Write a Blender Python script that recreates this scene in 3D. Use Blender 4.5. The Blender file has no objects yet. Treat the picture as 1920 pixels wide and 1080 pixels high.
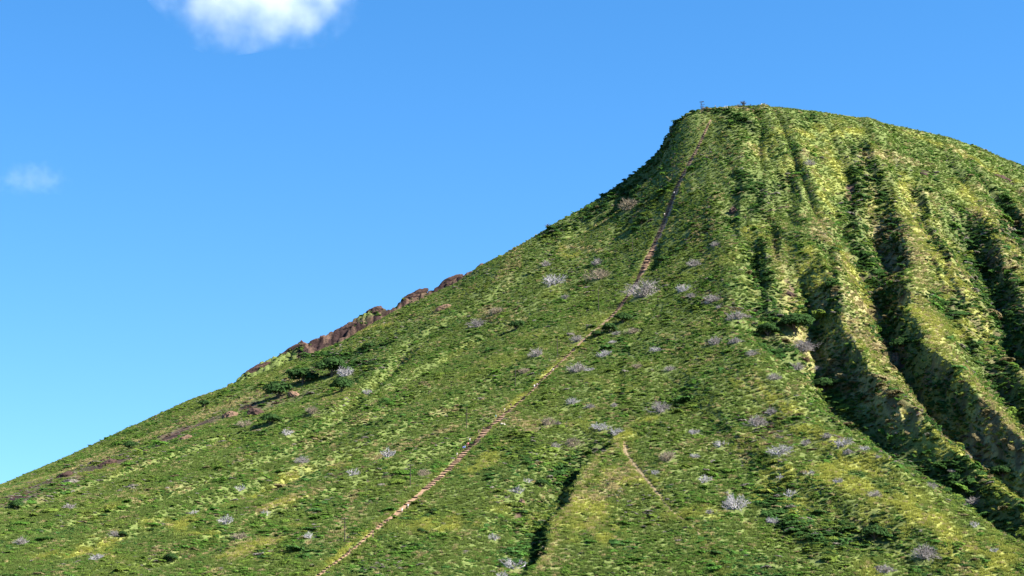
import bpy, bmesh, math, random
import numpy as np
from mathutils import Vector, Matrix, Euler

random.seed(7)
RNG = np.random.default_rng(11)
C = bpy.context.scene.collection
sc = bpy.context.scene

# ----------------------------------------------------------------- camera numbers
FPX = 3600.0                      # focal length in pixels of the 1920 px wide photograph
PITCH = math.radians(9.1)
EYE = 2.0
CP, SP = math.cos(PITCH), math.sin(PITCH)

def ray(px, py):
    a, b = (px - 960) / FPX, (540 - py) / FPX
    return np.array([a, CP - b * SP, SP + b * CP])     # x right, y away, z up

# ----------------------------------------------------------------- noise
def _hash(ix, iy, seed):
    h = (ix.astype(np.int64) * 374761393 + iy.astype(np.int64) * 668265263 + seed * 974634721) & 0xffffffff
    h = ((h ^ (h >> 13)) * 1274126177) & 0xffffffff
    return ((h ^ (h >> 16)) & 0xffff) / 65535.0

def vnoise(x, y, seed=0):
    ix, iy = np.floor(x), np.floor(y)
    fx, fy = x - ix, y - iy
    ux, uy = fx * fx * (3 - 2 * fx), fy * fy * (3 - 2 * fy)
    a, b = _hash(ix, iy, seed), _hash(ix + 1, iy, seed)
    c, d = _hash(ix, iy + 1, seed), _hash(ix + 1, iy + 1, seed)
    return (a + (b - a) * ux + (c - a) * uy + (a - b - c + d) * ux * uy) * 2 - 1

def fbm(x, y, seed=0, octaves=4):
    t, amp, tot = 0, 1.0, 0
    for k in range(octaves):
        t = t + amp * vnoise(x * 2 ** k + 17.3 * k, y * 2 ** k - 9.1 * k, seed + k)
        tot += amp
        amp *= 0.5
    return t / tot

def sstep(a, b, x):
    t = np.clip((x - a) / (b - a), 0, 1)
    return t * t * (3 - 2 * t)

# ----------------------------------------------------------------- terrain
OUT = np.array([(-500, 1115), (-300, 1048), (0, 916), (100, 869), (200, 826), (300, 776), (380, 742), (430, 725), (500, 697),
    (560, 672), (640, 642), (700, 607), (740, 584), (800, 556), (860, 528), (900, 499), (950, 474), (1000, 444),
    (1040, 419), (1100, 387), (1150, 354), (1200, 318), (1230, 288), (1250, 256), (1270, 226), (1290, 210), (1320, 204),
    (1350, 201), (1390, 197), (1450, 200), (1520, 207), (1600, 219), (1700, 239), (1780, 257), (1850, 282),
    (1920, 314), (2050, 387), (2300, 520), (2700, 700), (3300, 900)], float)

def crest_y_px(px):
    return 1150 - 120 * sstep(1250, -400, px) + 20 * sstep(1290, 1190, px) * sstep(960, 1090, px)

_cx, _cy, _cz = [], [], []
for px, py in OUT:
    r = ray(px, py)
    yy = crest_y_px(px)
    _cx.append(r[0] / r[1] * yy); _cy.append(yy); _cz.append(EYE + r[2] / r[1] * yy)
_cx, _cy, _cz = map(np.array, (_cx, _cy, _cz))
_dense = np.linspace(-700, 1000, 3401)
def _smooth(v, n):
    k = np.hanning(n); k /= k.sum()
    p = np.pad(v, n // 2, mode='edge')
    return np.convolve(p, k, 'valid')
_zd = _smooth(np.interp(_dense, _cx, _cz), 13)
_yd = _smooth(np.interp(_dense, _cx, _cy), 61)
_zs = _smooth(_zd, 261)

GT = np.array([-.1, 0, .035, .14, .26, .385, .53, .705, .855, .94, .985, 1.0])
GV = np.array([-.01, 0, .045, .15, .27, .39, .52, .665, .835, .94, .988, 1.0])
_gt = np.linspace(-.1, 1, 1101)
_gv = _smooth(np.interp(_gt, GT, GV), 41)

def crest(x):
    return np.interp(x, _dense, _yd), np.interp(x, _dense, _zd)

FOOT = 580.0
def base(x, y):
    yc, zc = crest(x)
    t = (yc - 0 - y) / (yc - FOOT)
    g = np.interp(1 - t, _gt, _gv)
    zs = np.interp(x, _dense, _zs)
    front = (zc + (zs - zc) * sstep(.0, .075, t)) * g
    db = np.maximum(y - yc, 0)
    back = zc - 0.010 * db ** 2 * (db < 25) - (6.25 + (db - 25) * .62) * (db >= 25)
    return np.where(y <= yc, front, np.maximum(back, -2))

def hit(px, py, H, y0=560, y1=1180):
    r = ray(px, py)
    ys = np.arange(y0, y1, .5)
    xs = ys * r[0] / r[1]
    zr = EYE + ys * r[2] / r[1]
    below = zr <= H(xs, ys)
    i = int(np.argmax(below)) if below.any() else int(np.argmin(zr - H(xs, ys)))
    return np.array([xs[i], ys[i]])

def world(pts, H=base):
    return np.array([hit(px, py, H) for px, py in pts])

def polydist(x, y, P):
    """distance to a polyline, signed side (+ = right going downhill), fraction along it"""
    best = np.full(x.shape, 1e9); side = np.zeros(x.shape); frac = np.zeros(x.shape)
    seg = np.linalg.norm(np.diff(P, axis=0), axis=1)
    L = seg.sum(); acc = 0
    for (a, b), l in zip(zip(P[:-1], P[1:]), seg):
        dx, dy = b - a
        t = np.clip(((x - a[0]) * dx + (y - a[1]) * dy) / (l * l + 1e-9), 0, 1)
        ex, ey = x - a[0] - t * dx, y - a[1] - t * dy
        d = np.hypot(ex, ey)
        m = d < best
        best = np.where(m, d, best)
        side = np.where(m, np.sign(ey * dx - ex * dy), side)    # downhill = -y, right of it = -x ... flipped below
        frac = np.where(m, (acc + t * l) / L, frac)
        acc += l
    return best, side, frac

# pixel polyline running downhill, width of left bank, width of right bank, depth (metres)
GULLY_PX = [
    ([(1572, 262), (1590, 310), (1590, 370), (1602, 415), (1618, 470), (1632, 530), (1645, 585)], 11, 9, 7),
    ([(1622, 290), (1640, 400), (1650, 470), (1640, 520), (1655, 600), (1690, 660), (1735, 712), (1800, 770), (1860, 825), (1940, 880), (2120, 970)], 15, 14, 15),
    ([(1478, 430), (1496, 500), (1515, 560), (1538, 640), (1580, 700), (1640, 750), (1710, 800), (1790, 850), (1860, 900), (1950, 955), (2130, 1040)], 17, 18, 17),
    ([(1395, 400), (1412, 480), (1426, 550), (1440, 600), (1480, 655)], 10, 9, 7),
    ([(1775, 345), (1810, 400), (1845, 500), (1880, 600), (1940, 690)], 16, 13, 11),
    ([(1822, 620), (1870, 700), (1950, 790), (2100, 880)], 10, 9, 8),
    ([(1690, 300), (1720, 390), (1760, 480), (1800, 560), (1850, 640), (1930, 740)], 9, 7, 5),
    ([(1482, 300), (1478, 370), (1490, 430)], 7, 6, 3.5),
    ([(1850, 340), (1900, 420), (1970, 540)], 9, 8, 6),
    ([(1600, 250), (1625, 300), (1640, 350)], 8, 7, 4),
    ([(1230, 690), (1300, 760), (1380, 850), (1450, 960), (1520, 1085)], 14, 11, 2.4),
    ([(1440, 380), (1452, 450), (1470, 520), (1492, 575)], 6, 5, 4),
    ([(1735, 470), (1790, 580), (1835, 665)], 7, 6, 5),
    ([(1420, 235), (1425, 330), (1420, 390)], 6, 5, 2.5),
    ([(980, 690), (700, 828), (400, 930), (60, 1055)], 7, 12, 3.6),
    ([(940, 790), (760, 872), (520, 962), (240, 1075)], 6, 10, 2.8),
    ([(1060, 560), (880, 642), (700, 742), (520, 835)], 6, 11, 3.6),
    ([(1010, 500), (860, 590), (740, 655)], 6, 10, 3),
    ([(860, 700), (600, 820), (300, 925), (40, 1005)], 6, 11, 3.2),
    ([(1550, 440), (1562, 520), (1585, 590)], 6, 6, 4),
    ([(1150, 795), (1085, 860), (1052, 915), (1020, 975), (985, 1040), (960, 1090)], 15, 5.5, 6),
    ([(1380, 700), (1440, 780), (1560, 850), (1680, 890), (1800, 930), (1940, 990), (2100, 1060)], 14, 12, 3.0),
    ([(1330, 800), (1400, 875), (1500, 935), (1600, 985), (1700, 1040), (1780, 1095)], 18, 13, 3.5),
    ([(1480, 740), (1600, 800), (1720, 860), (1840, 905), (1950, 950), (2100, 1030)], 8, 9, 4),
    ([(1272, 230), (1254, 264), (1236, 292), (1214, 332), (1165, 386), (1118, 416), (1055, 445)], 18, 5, 13),
    ([(1195, 402), (1160, 437), (1125, 465)], 7, 4, 3.5),
    ([(880, 590), (760, 655), (640, 765), (430, 815), (200, 893), (0, 962)], 5, 13, 5.0),
    ([(1000, 760), (700, 860), (400, 940), (100, 1040)], 12, 9, 1.8),
    ([(1236, 455), (1228, 492), (1224, 510)], 4, 3, 2.5),
    ([(1380, 340), (1372, 400), (1385, 450)], 7, 6, 3),
    ([(1310, 430), (1280, 500), (1225, 580), (1165, 680), (1160, 750)], 2.5, 2.0, .9),
]
GULLIES = [(world(p), wl, wr, d) for p, wl, wr, d in GULLY_PX]
TRAIL_PX = [(1334, 222), (1326, 238), (1300, 292), (1270, 350), (1243, 425), (1212, 490), (1196, 525), (1160, 580), (1125, 612),
            (1090, 640), (1040, 690), (985, 745), (920, 800), (870, 850), (800, 915), (740, 965), (660, 1030), (585, 1088)]
TRAIL2_PX = [(1172, 826), (1172, 845), (1190, 872), (1214, 900), (1238, 930), (1262, 960), (1300, 985), (1320, 1010), (1345, 1052), (1370, 1085)]

def resample(P, step):
    seg = np.r_[0, np.cumsum(np.linalg.norm(np.diff(P, axis=0), axis=1))]
    s = np.arange(0, seg[-1], step)
    return np.c_[np.interp(s, seg, P[:, 0]), np.interp(s, seg, P[:, 1])]
def smooth_line(P, step, n):
    Q = resample(P, step)
    return np.c_[_smooth(Q[:, 0], n), _smooth(Q[:, 1], n)]

def gully_field(x, y):
    z = np.zeros(x.shape); floor = np.zeros(x.shape); rim = np.zeros(x.shape)
    for P, wl, wr, dep in GULLIES:
        R = 2.4 * max(wl, wr)
        m = (x > P[:, 0].min() - R) & (x < P[:, 0].max() + R) & (y > P[:, 1].min() - R) & (y < P[:, 1].max() + R)
        if not m.any():
            continue
        xm, ym = x[m], y[m]
        wob = 2.2 * vnoise(xm / 17, ym / 17, 41) + 1.0 * vnoise(xm / 6, ym / 6, 42)
        d, s, f = polydist(xm + wob * min(1, wl / 9), ym, P)
        w = np.where(s > 0, wr, wl)
        taper = sstep(0, .34 if dep > 6 else .18, f) * (1 - .8 * sstep(.9, 1, f))
        q = d / w
        prof = np.where(s > 0, np.clip((.92 - q) / .74, 0, 1), np.clip(1 - q / 1.45, 0, 1) ** 1.25)
        c = dep * taper * prof
        c = c + np.abs(vnoise(xm / 4.5, ym / 10, 43)) * min(2.2, .2 * dep) * np.minimum(1, 4 * prof * (1 - prof)) * taper
        z[m] = np.maximum(z[m], c)
        floor[m] = np.maximum(floor[m], taper * np.where(s > 0, 1 - sstep(.75, 1.05, q), np.exp(-(d / (.5 * w)) ** 2)) * min(1, max(.12, (dep - 3) / 2.5)) * (.3 if wr > 9.5 and wl < 7.5 else 1))  # right wall included, so its shade goes into the plant and ground colour
        rim[m] = np.maximum(rim[m], taper * min(1, max(0, (dep - 3) / 3)) * (.1 if wr > 9.5 and wl < 7.5 else 1) * (s > 0) * np.exp(-((q - 1.35) / .35) ** 2))
    return z, floor, rim

RIDGE_PX = [(425, 722), (450, 700), (500, 670), (560, 640), (600, 628), (650, 604), (690, 576), (712, 567), (725, 575), (760, 552), (800, 540), (850, 511), (880, 497), (915, 491)]
def _ridge2():
    X, Z = [], []
    for px, py in RIDGE_PX:
        r = ray(px, py); yy = crest_y_px(px) + 30
        X.append(r[0] / r[1] * yy); Z.append(EYE + r[2] / r[1] * yy - 2.4)
    return np.array(X), np.array(Z)
RX, RZ = _ridge2()

def fall_coord(x, y):
    yc, zc = crest(x)
    t = np.clip((yc - y) / (yc - FOOT), 0, 1)
    return x + t * np.clip(110 - x, 0, 400) * .42

TRAIL = TRAIL2 = None
def Hfull(x, y, detail=True):
    x = np.asarray(x, float); y = np.asarray(y, float)
    z = base(x, y)
    g, fl_shade, rim = gully_field(x, y)
    yc, zc = crest(x)
    live = sstep(0, 30, z) * sstep(-3, 14, yc - y)
    q = fall_coord(x, y)
    right = sstep(60, 160, x)
    rill = (vnoise(q / 26, y / 190, 3) * 1.7 + vnoise(q / 11, y / 120, 4) * .9) * (.55 + .75 * right) + vnoise(q / 4.5, y / 40, 5) * .25
    rill = rill + (np.abs(vnoise((q + 2.5 * vnoise(x / 30, y / 30, 14)) / 11, y / 150, 15)) * 5.2 - 1.6 + np.abs(vnoise(q / 6, y / 70, 16)) * 1.2) * right * sstep(640, 760, y)
    z = z + rill * live + fbm(x / 30, y / 30, 9, 4) * 1.1 * live
    z = z - g * sstep(-2, 14, yc - y + 6 * (x < 100))
    # rocky back ridge that peeps over the left skyline
    rz = np.interp(x, RX, RZ, left=-50, right=-50)
    ry = np.interp(x, _dense, _yd) + 30
    rock = rz - np.where(y < ry, .95, .7) * np.abs(y - ry) + (fbm(x / 6, y / 3.5, 77, 4) * 4.2) + 1.0 * (np.round((rz + x * .2) / 3) * 3 - rz - x * .2) * .4
    z = np.maximum(z, rock)
    if TRAIL is not None:
        for T, w, dep in ((TRAIL, 1.7, .28), (TRAIL2, .7, .4)):
            m = (x > T[:, 0].min() - 6) & (x < T[:, 0].max() + 6) & (y > T[:, 1].min() - 6) & (y < T[:, 1].max() + 6)
            if m.any():
                d, s, f = polydist(x[m], y[m], T[::6])
                z[m] -= dep * (1 - sstep(w, w + 1.2, d))
    return z

# raw lines first, then final surface
TRAIL = smooth_line(world(TRAIL_PX, lambda a, b: Hfull(a, b)), 1.0, 21)
TRAIL2 = None
def _H1(a, b):
    return Hfull(a, b)
_t = TRAIL; TRAIL = None
TRAIL2 = smooth_line(world(TRAIL2_PX, _H1), 1.0, 9)
TRAIL = _t

# fast sampling grid of the final height (also the terrain mesh)
U = np.r_[np.linspace(-.85, -.30, 60)[:-1], np.linspace(-.30, .30, 901), np.linspace(.30, .85, 60)[1:]]
Y = np.r_[np.linspace(470, 570, 30)[:-1], np.linspace(570, 1185, 800), np.linspace(1185, 1700, 60)[1:]]
GU, GY = np.meshgrid(U, Y)
GX = GU * GY
HZ = Hfull(GX.ravel(), GY.ravel()).reshape(GX.shape)
HZ = np.where((GY < 540), -3, HZ)
HZ = np.maximum(HZ, -3)

def H(x, y):
    x = np.asarray(x, float); y = np.asarray(y, float)
    u = x / y
    iu = np.clip(np.searchsorted(U, u) - 1, 0, len(U) - 2)
    iy = np.clip(np.searchsorted(Y, y) - 1, 0, len(Y) - 2)
    fu = np.clip((u - U[iu]) / (U[iu + 1] - U[iu]), 0, 1); fy = np.clip((y - Y[iy]) / (Y[iy + 1] - Y[iy]), 0, 1)
    return (HZ[iy, iu] * (1 - fu) * (1 - fy) + HZ[iy, iu + 1] * fu * (1 - fy) + HZ[iy + 1, iu] * (1 - fu) * fy + HZ[iy + 1, iu + 1] * fu * fy)

TW_ROW = [(0, .3), (225, .45), (290, 1.0), (330, 1.5), (400, 1.7), (500, 1.75), (525, 1.2), (590, 1.2), (612, .75), (660, .75), (740, .75), (775, 1.0), (800, 1.75), (845, 1.5), (900, 1.2), (965, .95), (1000, .5), (1100, .5)]
def trail_w(x, y):
    """half width of the trail: it narrows near the top, on the bench and at the bottom"""
    return np.interp(540 - FPX * np.tan(np.arctan2(H(x, y) - EYE, y) - PITCH), *zip(*TW_ROW))

def at(px, py):
    p = hit(px, py, H)
    return Vector((p[0], p[1], float(H(p[0], p[1]))))
def mpp(p):                     # metres per photo pixel at a point
    return p.y / FPX

# ----------------------------------------------------------------- ground cover zones
STRIPS_PX = {
 'yellow': [([(1532, 235), (1550, 280), (1568, 330)], 4), ([(1540, 335), (1552, 405)], 5), ([(1500, 458), (1530, 520), (1562, 600), (1610, 655)], 5),
   ([(1575, 470), (1620, 560), (1645, 600)], 7), ([(1690, 335), (1720, 400), (1750, 470), (1790, 540), (1825, 620)], 6),
   ([(1800, 340), (1850, 410), (1905, 480)], 4), ([(1790, 560), (1830, 610), (1805, 640)], 6), ([(1560, 210), (1680, 240), (1800, 285), (1910, 345)], 5),
   ([(1096, 645), (1040, 686), (1000, 722)], 1.3), ([(690, 1002), (600, 1072)], 1.8), ([(985, 738), (950, 765)], 2),
   ([(1570, 880), (1650, 925), (1750, 985), (1860, 1055)], 13), ([(1430, 760), (1520, 800), (1620, 880)], 6), ([(1100, 950), (1112, 1010)], 7), ([(780, 985), (860, 985)], 7),
   ([(470, 935), (570, 888)], 5), ([(300, 985), (375, 1000)], 5), ([(1215, 788), (1180, 815)], 4), ([(1130, 890), (1210, 905)], 6),
   ([(640, 625), (725, 612)], 5), ([(1048, 462), (1075, 480)], 4), ([(560, 930), (500, 950)], 4), ([(1640, 745), (1760, 835), (1880, 905)], 3.5),
   ([(1740, 690), (1830, 770), (1915, 840)], 4), ([(1400, 700), (1450, 760)], 5), ([(930, 840), (900, 880)], 5), ([(1380, 420), (1420, 445)], 4), ([(1480, 250), (1600, 245)], 5), ([(1640, 910), (1500, 880)], 7),
   ([(1700, 560), (1760, 640)], 4), ([(430, 1040), (560, 990)], 5), ([(100, 1050), (230, 1010)], 5)],
 'dark': [([(1262, 240), (1225, 300), (1160, 375), (1080, 412)], 8), ([(1600, 275), (1660, 400)], 7), ([(1862, 430), (1905, 600)], 20), ([(500, 722), (600, 690), (700, 655)], 9), ([(1395, 330), (1400, 360)], 6), ([(1480, 330), (1420, 400)], 5),  # first strip paints the left shoulder's shade as dark plant colour
   ([(1430, 920), (1510, 1000)], 6), ([(1560, 1005), (1650, 1005)], 8), ([(1120, 612), (1150, 600)], 4), ([(1480, 585), (1430, 600)], 6), ([(1160, 350), (1200, 400)], 8), ([(1330, 205), (1420, 250)], 5),
   ([(560, 640), (700, 690), (640, 730)], 6), ([(1090, 860), (1060, 900)], 4), ([(1010, 410), (1060, 430)], 6), ([(1640, 330), (1680, 480)], 6), ([(1700, 800), (1860, 900)], 5), ([(1260, 330), (1210, 400)], 5)],
 'rock': [([(0, 945), (100, 905), (200, 872), (330, 815), (400, 782), (530, 745)], 17), ([(1374, 392), (1380, 402)], 3), ([(1478, 548), (1488, 556)], 2.5), ([(1558, 540), (1582, 580)], 2.2),
   ([(978, 935), (972, 975)], 1.8), ([(545, 732), (562, 742)], 2.2), ([(815, 583), (845, 573)], 3), ([(1672, 655), (1690, 690)], 2.5), ([(1592, 350), (1600, 385)], 2.5),
   ([(1735, 322), (1750, 326)], 2.2), ([(1845, 322), (1900, 345)], 2.5), ([(1445, 392), (1480, 388)], 1.2), ([(800, 968), (812, 962)], 1), ([(785, 992), (795, 985)], 1), ([(1470, 520), (1490, 545)], 1.8), ([(860, 560), (900, 540)], 2.5), ([(1690, 568), (1700, 560)], 3), ([(1650, 470), (1645, 480)], 2)],
 'dry': [([(0, 935), (200, 862), (420, 775), (560, 720)], 24), ([(1040, 505), (1130, 515)], 3), ([(1300, 550), (1400, 590)], 5), ([(1420, 780), (1480, 840)], 7), ([(1560, 820), (1650, 850)], 6), ([(930, 790), (1010, 800)], 4), ([(1500, 640), (1520, 690)], 4), ([(1030, 830), (1090, 830)], 4), ([(1230, 755), (1260, 770)], 4), ([(600, 900), (680, 880)], 4), ([(1700, 760), (1830, 860)], 4)],
 'tan': [([(0, 925), (200, 850), (420, 765), (560, 705)], 10), ([(1060, 460), (1130, 470)], 2), ([(1335, 205), (1420, 205)], 3), ([(1545, 410), (1540, 450)], 5), ([(1590, 560), (1640, 590)], 6), ([(1660, 420), (1700, 500)], 6),
   ([(930, 770), (1000, 800)], 5), ([(850, 800), (780, 830), (700, 860)], 3), ([(1180, 880), (1120, 930)], 6), ([(600, 915), (480, 960)], 2.5), ([(1560, 690), (1680, 780)], 4), ([(1840, 760), (1910, 820)], 4)],
}
def _hraw(a, b):
    return H(a, b)
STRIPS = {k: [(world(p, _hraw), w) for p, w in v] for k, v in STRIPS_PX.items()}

def cover(x, y):
    """yellow, dark, rock, tan amounts 0..1 and distance to the two trails"""
    out = {}
    wobx, woby = fbm(x / 9, y / 9, 61, 3) * 5, fbm(x / 9, y / 9, 71, 3) * 9
    for k, lst in STRIPS.items():
        v = np.zeros(x.shape)
        for P, w in lst:
            R = 3 * w + 10
            m = (x > P[:, 0].min() - R) & (x < P[:, 0].max() + R) & (y > P[:, 1].min() - 3 * R) & (y < P[:, 1].max() + 3 * R)
            if not m.any():
                continue
            j = min(1, w / 6)
            d, _, _ = polydist(x[m] + wobx[m] * j, (y[m] + woby[m] * j), P)
            v[m] = np.maximum(v[m], np.exp(-(d / w) ** 2))
        out[k] = v
    g, fl_shade, rim = gully_field(x, y)
    yc, _ = crest(x)
    n = fbm(x / 22, y / 40, 21, 4)
    n2 = fbm(x / 8, y / 14, 31, 3)
    right = sstep(70, 170, x)
    low = sstep(820, 640, y)
    out['yellow'] = np.clip(out['yellow'] * sstep(-.4, .3, fbm(x / 5, y / 8, 211, 3)) + rim * .35 + sstep(.25, .6, n + .4 * n2) * (.22 + .2 * right + .3 * low), 0, 1)
    out['dark'] = np.clip(out['dark'] + fl_shade * .9 + sstep(.22, .6, -n - .25 * n2) * .45, 0, 1)  # bushes of the gully beds plus painted shade on the right walls
    rockband = sstep(-.3, .15, vnoise(x / 11, y / 40, 88)) * ((y > yc + 12) & (y < yc + 36) & (x > RX[0] - 2) & (x < RX[-1]))
    out['rock'] = np.clip(out['rock'] * np.clip(.6 + 2.0 * n2, 0, 1) + fl_shade * right * sstep(.12, .4, fbm(x / 5, y / 9, 201, 3)) * .7 + rockband * 1.0, 0, 1)
    out['dry'] = np.clip(out['dry'] * (.8 + .8 * n2), 0, 1)
    out['tan'] = np.clip(out['tan'] * .9 + rim * .5 + sstep(.2, .55, fbm(x / 14, y / 22, 91, 3)) * (.45 + .25 * right), 0, 1)
    dT = np.full(x.shape, 99.0)
    for T, o in ((TRAIL[::4], 0), (TRAIL2[::4], .8)):
        m = (x > T[:, 0].min() - 8) & (x < T[:, 0].max() + 8)
        d, _, _ = polydist(x[m], y[m], T)
        dT[m] = np.minimum(dT[m], d + o)
    out['trail'] = dT
    out['floor'] = fl_shade
    return out

# ----------------------------------------------------------------- materials
def mat(name):
    m = bpy.data.materials.new(name); m.use_nodes = True
    nt = m.node_tree; nt.nodes.clear()
    o = nt.nodes.new('ShaderNodeOutputMaterial')
    return m, nt, o
def N(nt, t, **kw):
    n = nt.nodes.new(t)
    for k, v in kw.items():
        if isinstance(k, str) and k in n.inputs.keys():
            n.inputs[k].default_value = v
        else:
            setattr(n, k, v)
    return n

def noisy(name, c1, c2, scale, rough=.85, detail=6, bump=0.0, coord='Object'):
    m, nt, o = mat(name)
    tc = N(nt, 'ShaderNodeTexCoord')
    no = N(nt, 'ShaderNodeTexNoise'); no.inputs['Scale'].default_value = scale; no.inputs['Detail'].default_value = detail
    nt.links.new(tc.outputs[coord], no.inputs['Vector'])
    cr = N(nt, 'ShaderNodeValToRGB')
    cr.color_ramp.elements[0].position = .32; cr.color_ramp.elements[1].position = .68
    cr.color_ramp.elements[0].color = (*c1, 1); cr.color_ramp.elements[1].color = (*c2, 1)
    nt.links.new(no.outputs['Fac'], cr.inputs['Fac'])
    b = N(nt, 'ShaderNodeBsdfPrincipled'); b.inputs['Roughness'].default_value = rough
    b.inputs['Specular IOR Level'].default_value = .25
    nt.links.new(cr.outputs['Color'], b.inputs['Base Color'])
    if bump:
        bp = N(nt, 'ShaderNodeBump'); bp.inputs['Strength'].default_value = bump; bp.inputs['Distance'].default_value = .2
        nt.links.new(no.outputs['Fac'], bp.inputs['Height']); nt.links.new(bp.outputs['Normal'], b.inputs['Normal'])
    nt.links.new(b.outputs['BSDF'], o.inputs['Surface'])
    return m

def terrain_mat():
    m, nt, o = mat('hillside_ground')
    at_ = N(nt, 'ShaderNodeAttribute', attribute_name='cover_colour')
    geo = N(nt, 'ShaderNodeNewGeometry')
    n1 = N(nt, 'ShaderNodeTexNoise'); n1.inputs['Scale'].default_value = .9; n1.inputs['Detail'].default_value = 5
    n2 = N(nt, 'ShaderNodeTexNoise'); n2.inputs['Scale'].default_value = .16; n2.inputs['Detail'].default_value = 4
    nt.links.new(geo.outputs['Position'], n1.inputs['Vector']); nt.links.new(geo.outputs['Position'], n2.inputs['Vector'])
    mr = N(nt, 'ShaderNodeMapRange'); mr.inputs['From Min'].default_value = .25; mr.inputs['From Max'].default_value = .75
    mr.inputs['To Min'].default_value = .55; mr.inputs['To Max'].default_value = 1.45
    nt.links.new(n1.outputs['Fac'], mr.inputs['Value'])
    mx = N(nt, 'ShaderNodeVectorMath', operation='SCALE')
    nt.links.new(at_.outputs['Color'], mx.inputs[0]); nt.links.new(mr.outputs['Result'], mx.inputs['Scale'])
    b = N(nt, 'ShaderNodeBsdfPrincipled'); b.inputs['Roughness'].default_value = .95; b.inputs['Specular IOR Level'].default_value = .1
    nt.links.new(mx.outputs['Vector'], b.inputs['Base Color'])
    bp = N(nt, 'ShaderNodeBump'); bp.inputs['Strength'].default_value = .7; bp.inputs['Distance'].default_value = .5
    nt.links.new(n1.outputs['Fac'], bp.inputs['Height']); nt.links.new(bp.outputs['Normal'], b.inputs['Normal'])
    nt.links.new(b.outputs['BSDF'], o.inputs['Surface'])
    return m

def leaf_mat(name, instanced, colour=(.05, .09, .03)):
    """leaf: colour carried by the plant, varied leaf by leaf, thin enough to let some light through"""
    m, nt, o = mat(name)
    lv = N(nt, 'ShaderNodeAttribute', attribute_name='leaf')
    if instanced:
        a = N(nt, 'ShaderNodeAttribute', attribute_name='tint'); a.attribute_type = 'INSTANCER'
        col = a.outputs['Color']
    else:
        rgb = N(nt, 'ShaderNodeRGB'); rgb.outputs[0].default_value = (*colour, 1); col = rgb.outputs[0]
    sc_ = N(nt, 'ShaderNodeMapRange'); sc_.inputs['To Min'].default_value = .7; sc_.inputs['To Max'].default_value = 1.3
    nt.links.new(lv.outputs['Fac'], sc_.inputs['Value'])
    mu = N(nt, 'ShaderNodeVectorMath', operation='SCALE')
    nt.links.new(col, mu.inputs[0]); nt.links.new(sc_.outputs['Result'], mu.inputs['Scale'])
    d = N(nt, 'ShaderNodeBsdfDiffuse'); t = N(nt, 'ShaderNodeBsdfTranslucent')
    nt.links.new(mu.outputs['Vector'], d.inputs['Color']); nt.links.new(mu.outputs['Vector'], t.inputs['Color'])
    mix = N(nt, 'ShaderNodeMixShader'); mix.inputs['Fac'].default_value = .48
    nt.links.new(d.outputs['BSDF'], mix.inputs[1]); nt.links.new(t.outputs['BSDF'], mix.inputs[2])
    nt.links.new(mix.outputs['Shader'], o.inputs['Surface'])
    return m

M_GROUND = terrain_mat()
M_LEAF = leaf_mat('scrub_leaf', True)
M_DARKLEAF = leaf_mat('dark_leaf', False, (.042, .085, .026))
M_TWIG = noisy('pale_dry_twig', (.15, .13, .125), (.30, .27, .26), 3)
M_TWIG_TAN = noisy('tan_dry_twig', (.15, .12, .085), (.28, .23, .165), 3)
M_TWIG_DARK = noisy('dark_dry_twig', (.05, .045, .045), (.10, .09, .09), 3)
M_BARK = noisy('bark', (.06, .045, .035), (.14, .11, .085), 4)
M_DIRT = noisy('trail_dirt', (.14, .078, .043), (.32, .205, .13), 1.3, .95, 8, .5)
M_DIRT2 = noisy('pale_trail_dirt', (.13, .10, .05), (.24, .18, .10), 1.5, .95, 8, .5)
M_TIE = noisy('weathered_tie_timber', (.025, .016, .013), (.065, .042, .033), 5, .9)
M_POLE = noisy('weathered_pole_timber', (.022, .018, .015), (.05, .04, .033), 3, .9)
M_ROCK = noisy('red_brown_tuff', (.022, .013, .012), (.085, .048, .036), 3.2, .95, 9, 1.0)
M_ROCK2 = noisy('tan_tuff', (.06, .035, .024), (.20, .125, .08), 3.2, .95, 9, 1.0)
M_ROCK3 = noisy('pale_rock', (.30, .27, .22), (.55, .5, .42), 1.2, .95, 8, .6)
M_PALEPOST = noisy('pale_post_timber', (.45, .42, .36), (.62, .58, .5), 4)
M_SKIN = noisy('skin', (.36, .21, .14), (.44, .27, .19), 6, .6)
M_HAIR = noisy('hair', (.012, .009, .007), (.03, .022, .016), 20, .6)
def cloth(name, c):
    return noisy(name, tuple(v * .85 for v in c), tuple(min(1, v * 1.1) for v in c), 9, .9)

# ----------------------------------------------------------------- mesh helpers
def mesh_np(name, V, F, m, smooth=True):
    me = bpy.data.meshes.new(name)
    V = np.asarray(V, np.float32); F = np.asarray(F, np.int32)
    me.vertices.add(len(V)); me.vertices.foreach_set('co', V.ravel())
    k = F.shape[1]
    me.loops.add(F.size); me.loops.foreach_set('vertex_index', F.ravel())
    me.polygons.add(len(F)); me.polygons.foreach_set('loop_start', np.arange(0, F.size, k, dtype=np.int32))
    me.polygons.foreach_set('loop_total', np.full(len(F), k, np.int32))
    if smooth:
        me.polygons.foreach_set('use_smooth', np.ones(len(F), bool))
    me.update(calc_edges=True)
    if m: me.materials.append(m)
    return me
def link(name, me, parent=None, loc=None):
    o = bpy.data.objects.new(name, me); C.objects.link(o)
    if parent: o.parent = parent
    if loc is not None: o.location = loc
    return o
def tag(o, label=None, cat=None, group=None, kind=None):
    for k, v in (('label', label), ('category', cat), ('group', group), ('kind', kind)):
        if v: o[k] = v
    return o
def empty(name, loc, rz=0):
    o = bpy.data.objects.new(name, None); C.objects.link(o); o.location = loc; o.rotation_euler.z = rz
    o.empty_display_size = .3
    return o

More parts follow.
